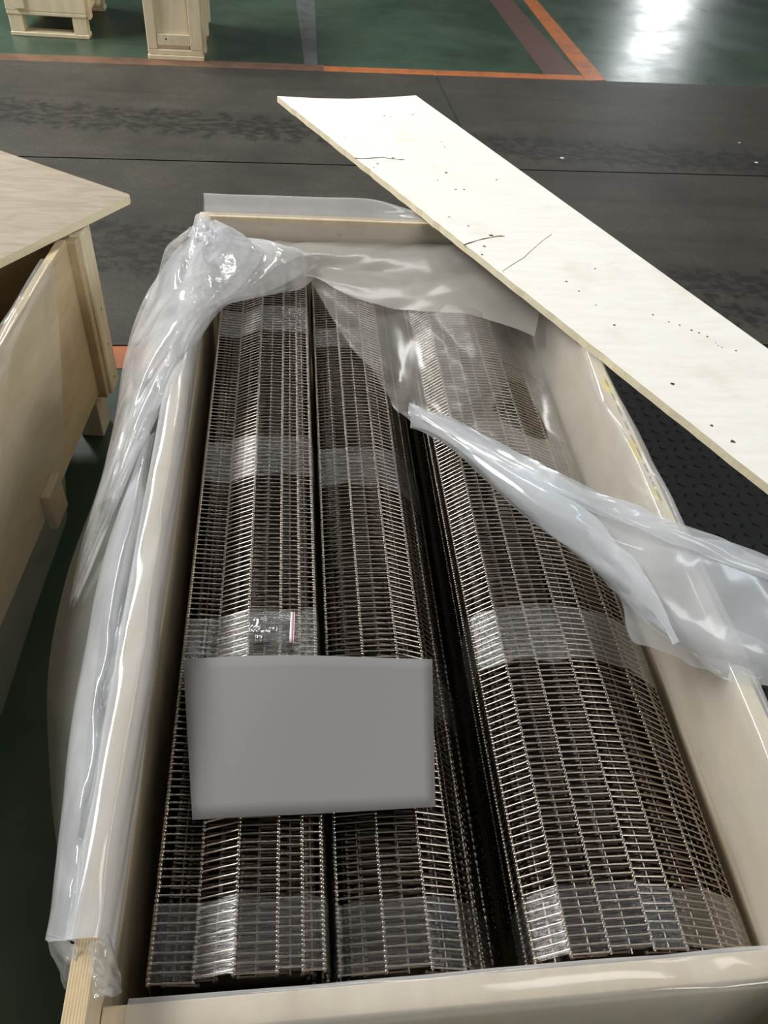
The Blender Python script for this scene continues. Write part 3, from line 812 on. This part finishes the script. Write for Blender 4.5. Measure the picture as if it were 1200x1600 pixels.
# film hanging over the side of the left crate
lfm = empty('plastic_sheet', (-0.55, 1.3, R0))
tag(lfm, 'clear plastic sheet hanging over the side of the left crate', 'plastic sheet')
pi_ = LC.matrix_basis
def LCp(x, y, z): return tuple(pi_ @ Vector((x, y, z)))
rows = []
for y, bot in ((-1.9, 0.03), (-1.5, 0.05), (-1.15, 0.08), (-0.85, 0.11), (-0.55, 0.14), (-0.215, 0.16)):
    sk = 0.36 * (y + 1.9) / 1.685                          # the far edge of the sheet hangs at a slant
    rows.append([LCp(-0.075, y, zr - 0.06), LCp(-0.058, y, zr + 0.004), LCp(-0.040, y, zr + 0.010), LCp(-0.020, y - sk * 0.05, zr - 0.01),
                 LCp(-0.004, y - sk * 0.4, zr - 0.18), LCp(0.004, y - sk * 0.72, 0.30), LCp(0.014, y - sk, bot)])
patch('hanging_film', rows, M['film_grey'], lfm, 60, 40, 0.008, (5, 4), 17.0, True)

# ------------------------------------------------------------------ far crates
# pallet box in the top left corner
b0, b1 = P(18, 55, FZ), P(140, 62, FZ)
du = (b1 - b0); wd = du.length; ang = math.atan2(du.y, du.x)
PB = empty('pallet_crate', b0, ang)
tag(PB, 'pale wooden pallet crate at the top left corner, dark fork opening below', 'crate')
def pb(name, x0, x1, y0, y1, z0, z1, mat=M['crate_pale'], par=PB): return box(name, x0, x1, y0, y1, z0, z1, mat, par, 0.003)
pb('bottom_board', 0, wd, 0, 0.10, 0, 0.022)
pb('bottom_board', 0, wd, 0.62, 0.72, 0, 0.022)
for xx in (0.0, wd - 0.09):
    for yy in (0.005, 0.62):
        pb('block', xx + 0.004, xx + 0.085, yy, yy + 0.09, 0.022, 0.115)
pb('deck_board', 0, wd, 0, 0.72, 0.115, 0.135)
pb('front_panel', 0.0, wd, 0.0, 0.02, 0.136, 0.85)
pb('batten', 0.055, 0.115, -0.016, -0.001, 0.15, 0.85)
pb('side_panel', wd - 0.02, wd, 0.021, 0.70, 0.136, 0.85)
pb('side_panel', 0.0, 0.02, 0.021, 0.70, 0.136, 0.85)
pb('back_panel', 0.0, wd, 0.701, 0.72, 0.136, 0.85)
pb('top_panel', 0.0, wd, 0.0, 0.72, 0.851, 0.87)
for yy in (0.03, 0.35, 0.62):
    pb('side_batten', wd, wd + 0.022, yy, yy + 0.07, 0.10, 0.85)
b0, b1 = P(233, 92, FZ), P(318, 96, FZ)
du = (b1 - b0); wd2 = du.length; ang = math.atan2(du.y, du.x)
NB = empty('narrow_crate', b0, ang)
tag(NB, 'narrow pale crate with framed front standing on the far orange line', 'crate')
def nb(name, x0, x1, y0, y1, z0, z1, mat=M['crate_pale']): return box(name, x0, x1, y0, y1, z0, z1, mat, NB, 0.003)
nb('base_board', -0.004, wd2 + 0.004, -0.006, 0.80, 0, 0.025)
nb('front_panel', 0.02, wd2 - 0.02, 0.024, 0.036, 0.026, 0.85)
nb('frame_batten', 0.0, 0.055, 0.0, 0.0235, 0.055, 0.85)
nb('frame_batten', wd2 - 0.07, wd2, 0.0, 0.0235, 0.055, 0.85)
nb('frame_batten', 0.0, wd2, 0.0, 0.0235, 0.026, 0.054)
nb('frame_batten', 0.056, wd2 - 0.071, 0.0, 0.0235, 0.40, 0.46)
nb('kick_block', 0.056, wd2 - 0.071, 0.004, 0.0235, 0.075, 0.135, M['pine'])
nb('side_panel', wd2 - 0.018, wd2, 0.037, 0.78, 0.026, 0.85)
nb('side_panel', 0.0, 0.018, 0.037, 0.78, 0.026, 0.85)
nb('back_panel', 0.0, wd2, 0.781, 0.80, 0.026, 0.85)
nb('top_panel', 0.0, wd2, 0.0, 0.80, 0.851, 0.87)
for yy in (0.05, 0.40, 0.70):
    nb('side_batten', wd2, wd2 + 0.02, yy, yy + 0.06, 0.03, 0.85)
v = [(0.056 + 0.055 + math.cos(a * math.pi / 4) * 0.006, 0.0035, 0.11 + math.sin(a * math.pi / 4) * 0.005) for a in range(8)]
obj('knot', mesh_from(v, [tuple(range(8))]), M['crack'], NB)

# scraps on the lane
for k, (px, py, r) in enumerate(((878, 247, 0.012), (1182, 254, 0.012), (1178, 541, 0.012), (1155, 223, 0.009))):
    p = P(px, py, FZ + 0.006); q = []
    for s in range(7):
        a = 2 * math.pi * s / 7
        q.append((math.cos(a) * r * random.uniform(.5, 1.2), math.sin(a) * r * random.uniform(.4, .9)))
    o = obj('paper_scrap', prism(q, 0, 0.002), [M['zip_white'], M['zip_white']], None, (p.x, p.y, 0.006))
    o['label'] = ['white scrap on the lane right of the plywood board top edge', 'white scrap on the lane at the right picture edge, by the long joint',
                  'white scrap at the lane edge beside the board, at far right', 'tiny white scrap on the lane near the green floor edge'][k]
    o['category'] = 'scrap'
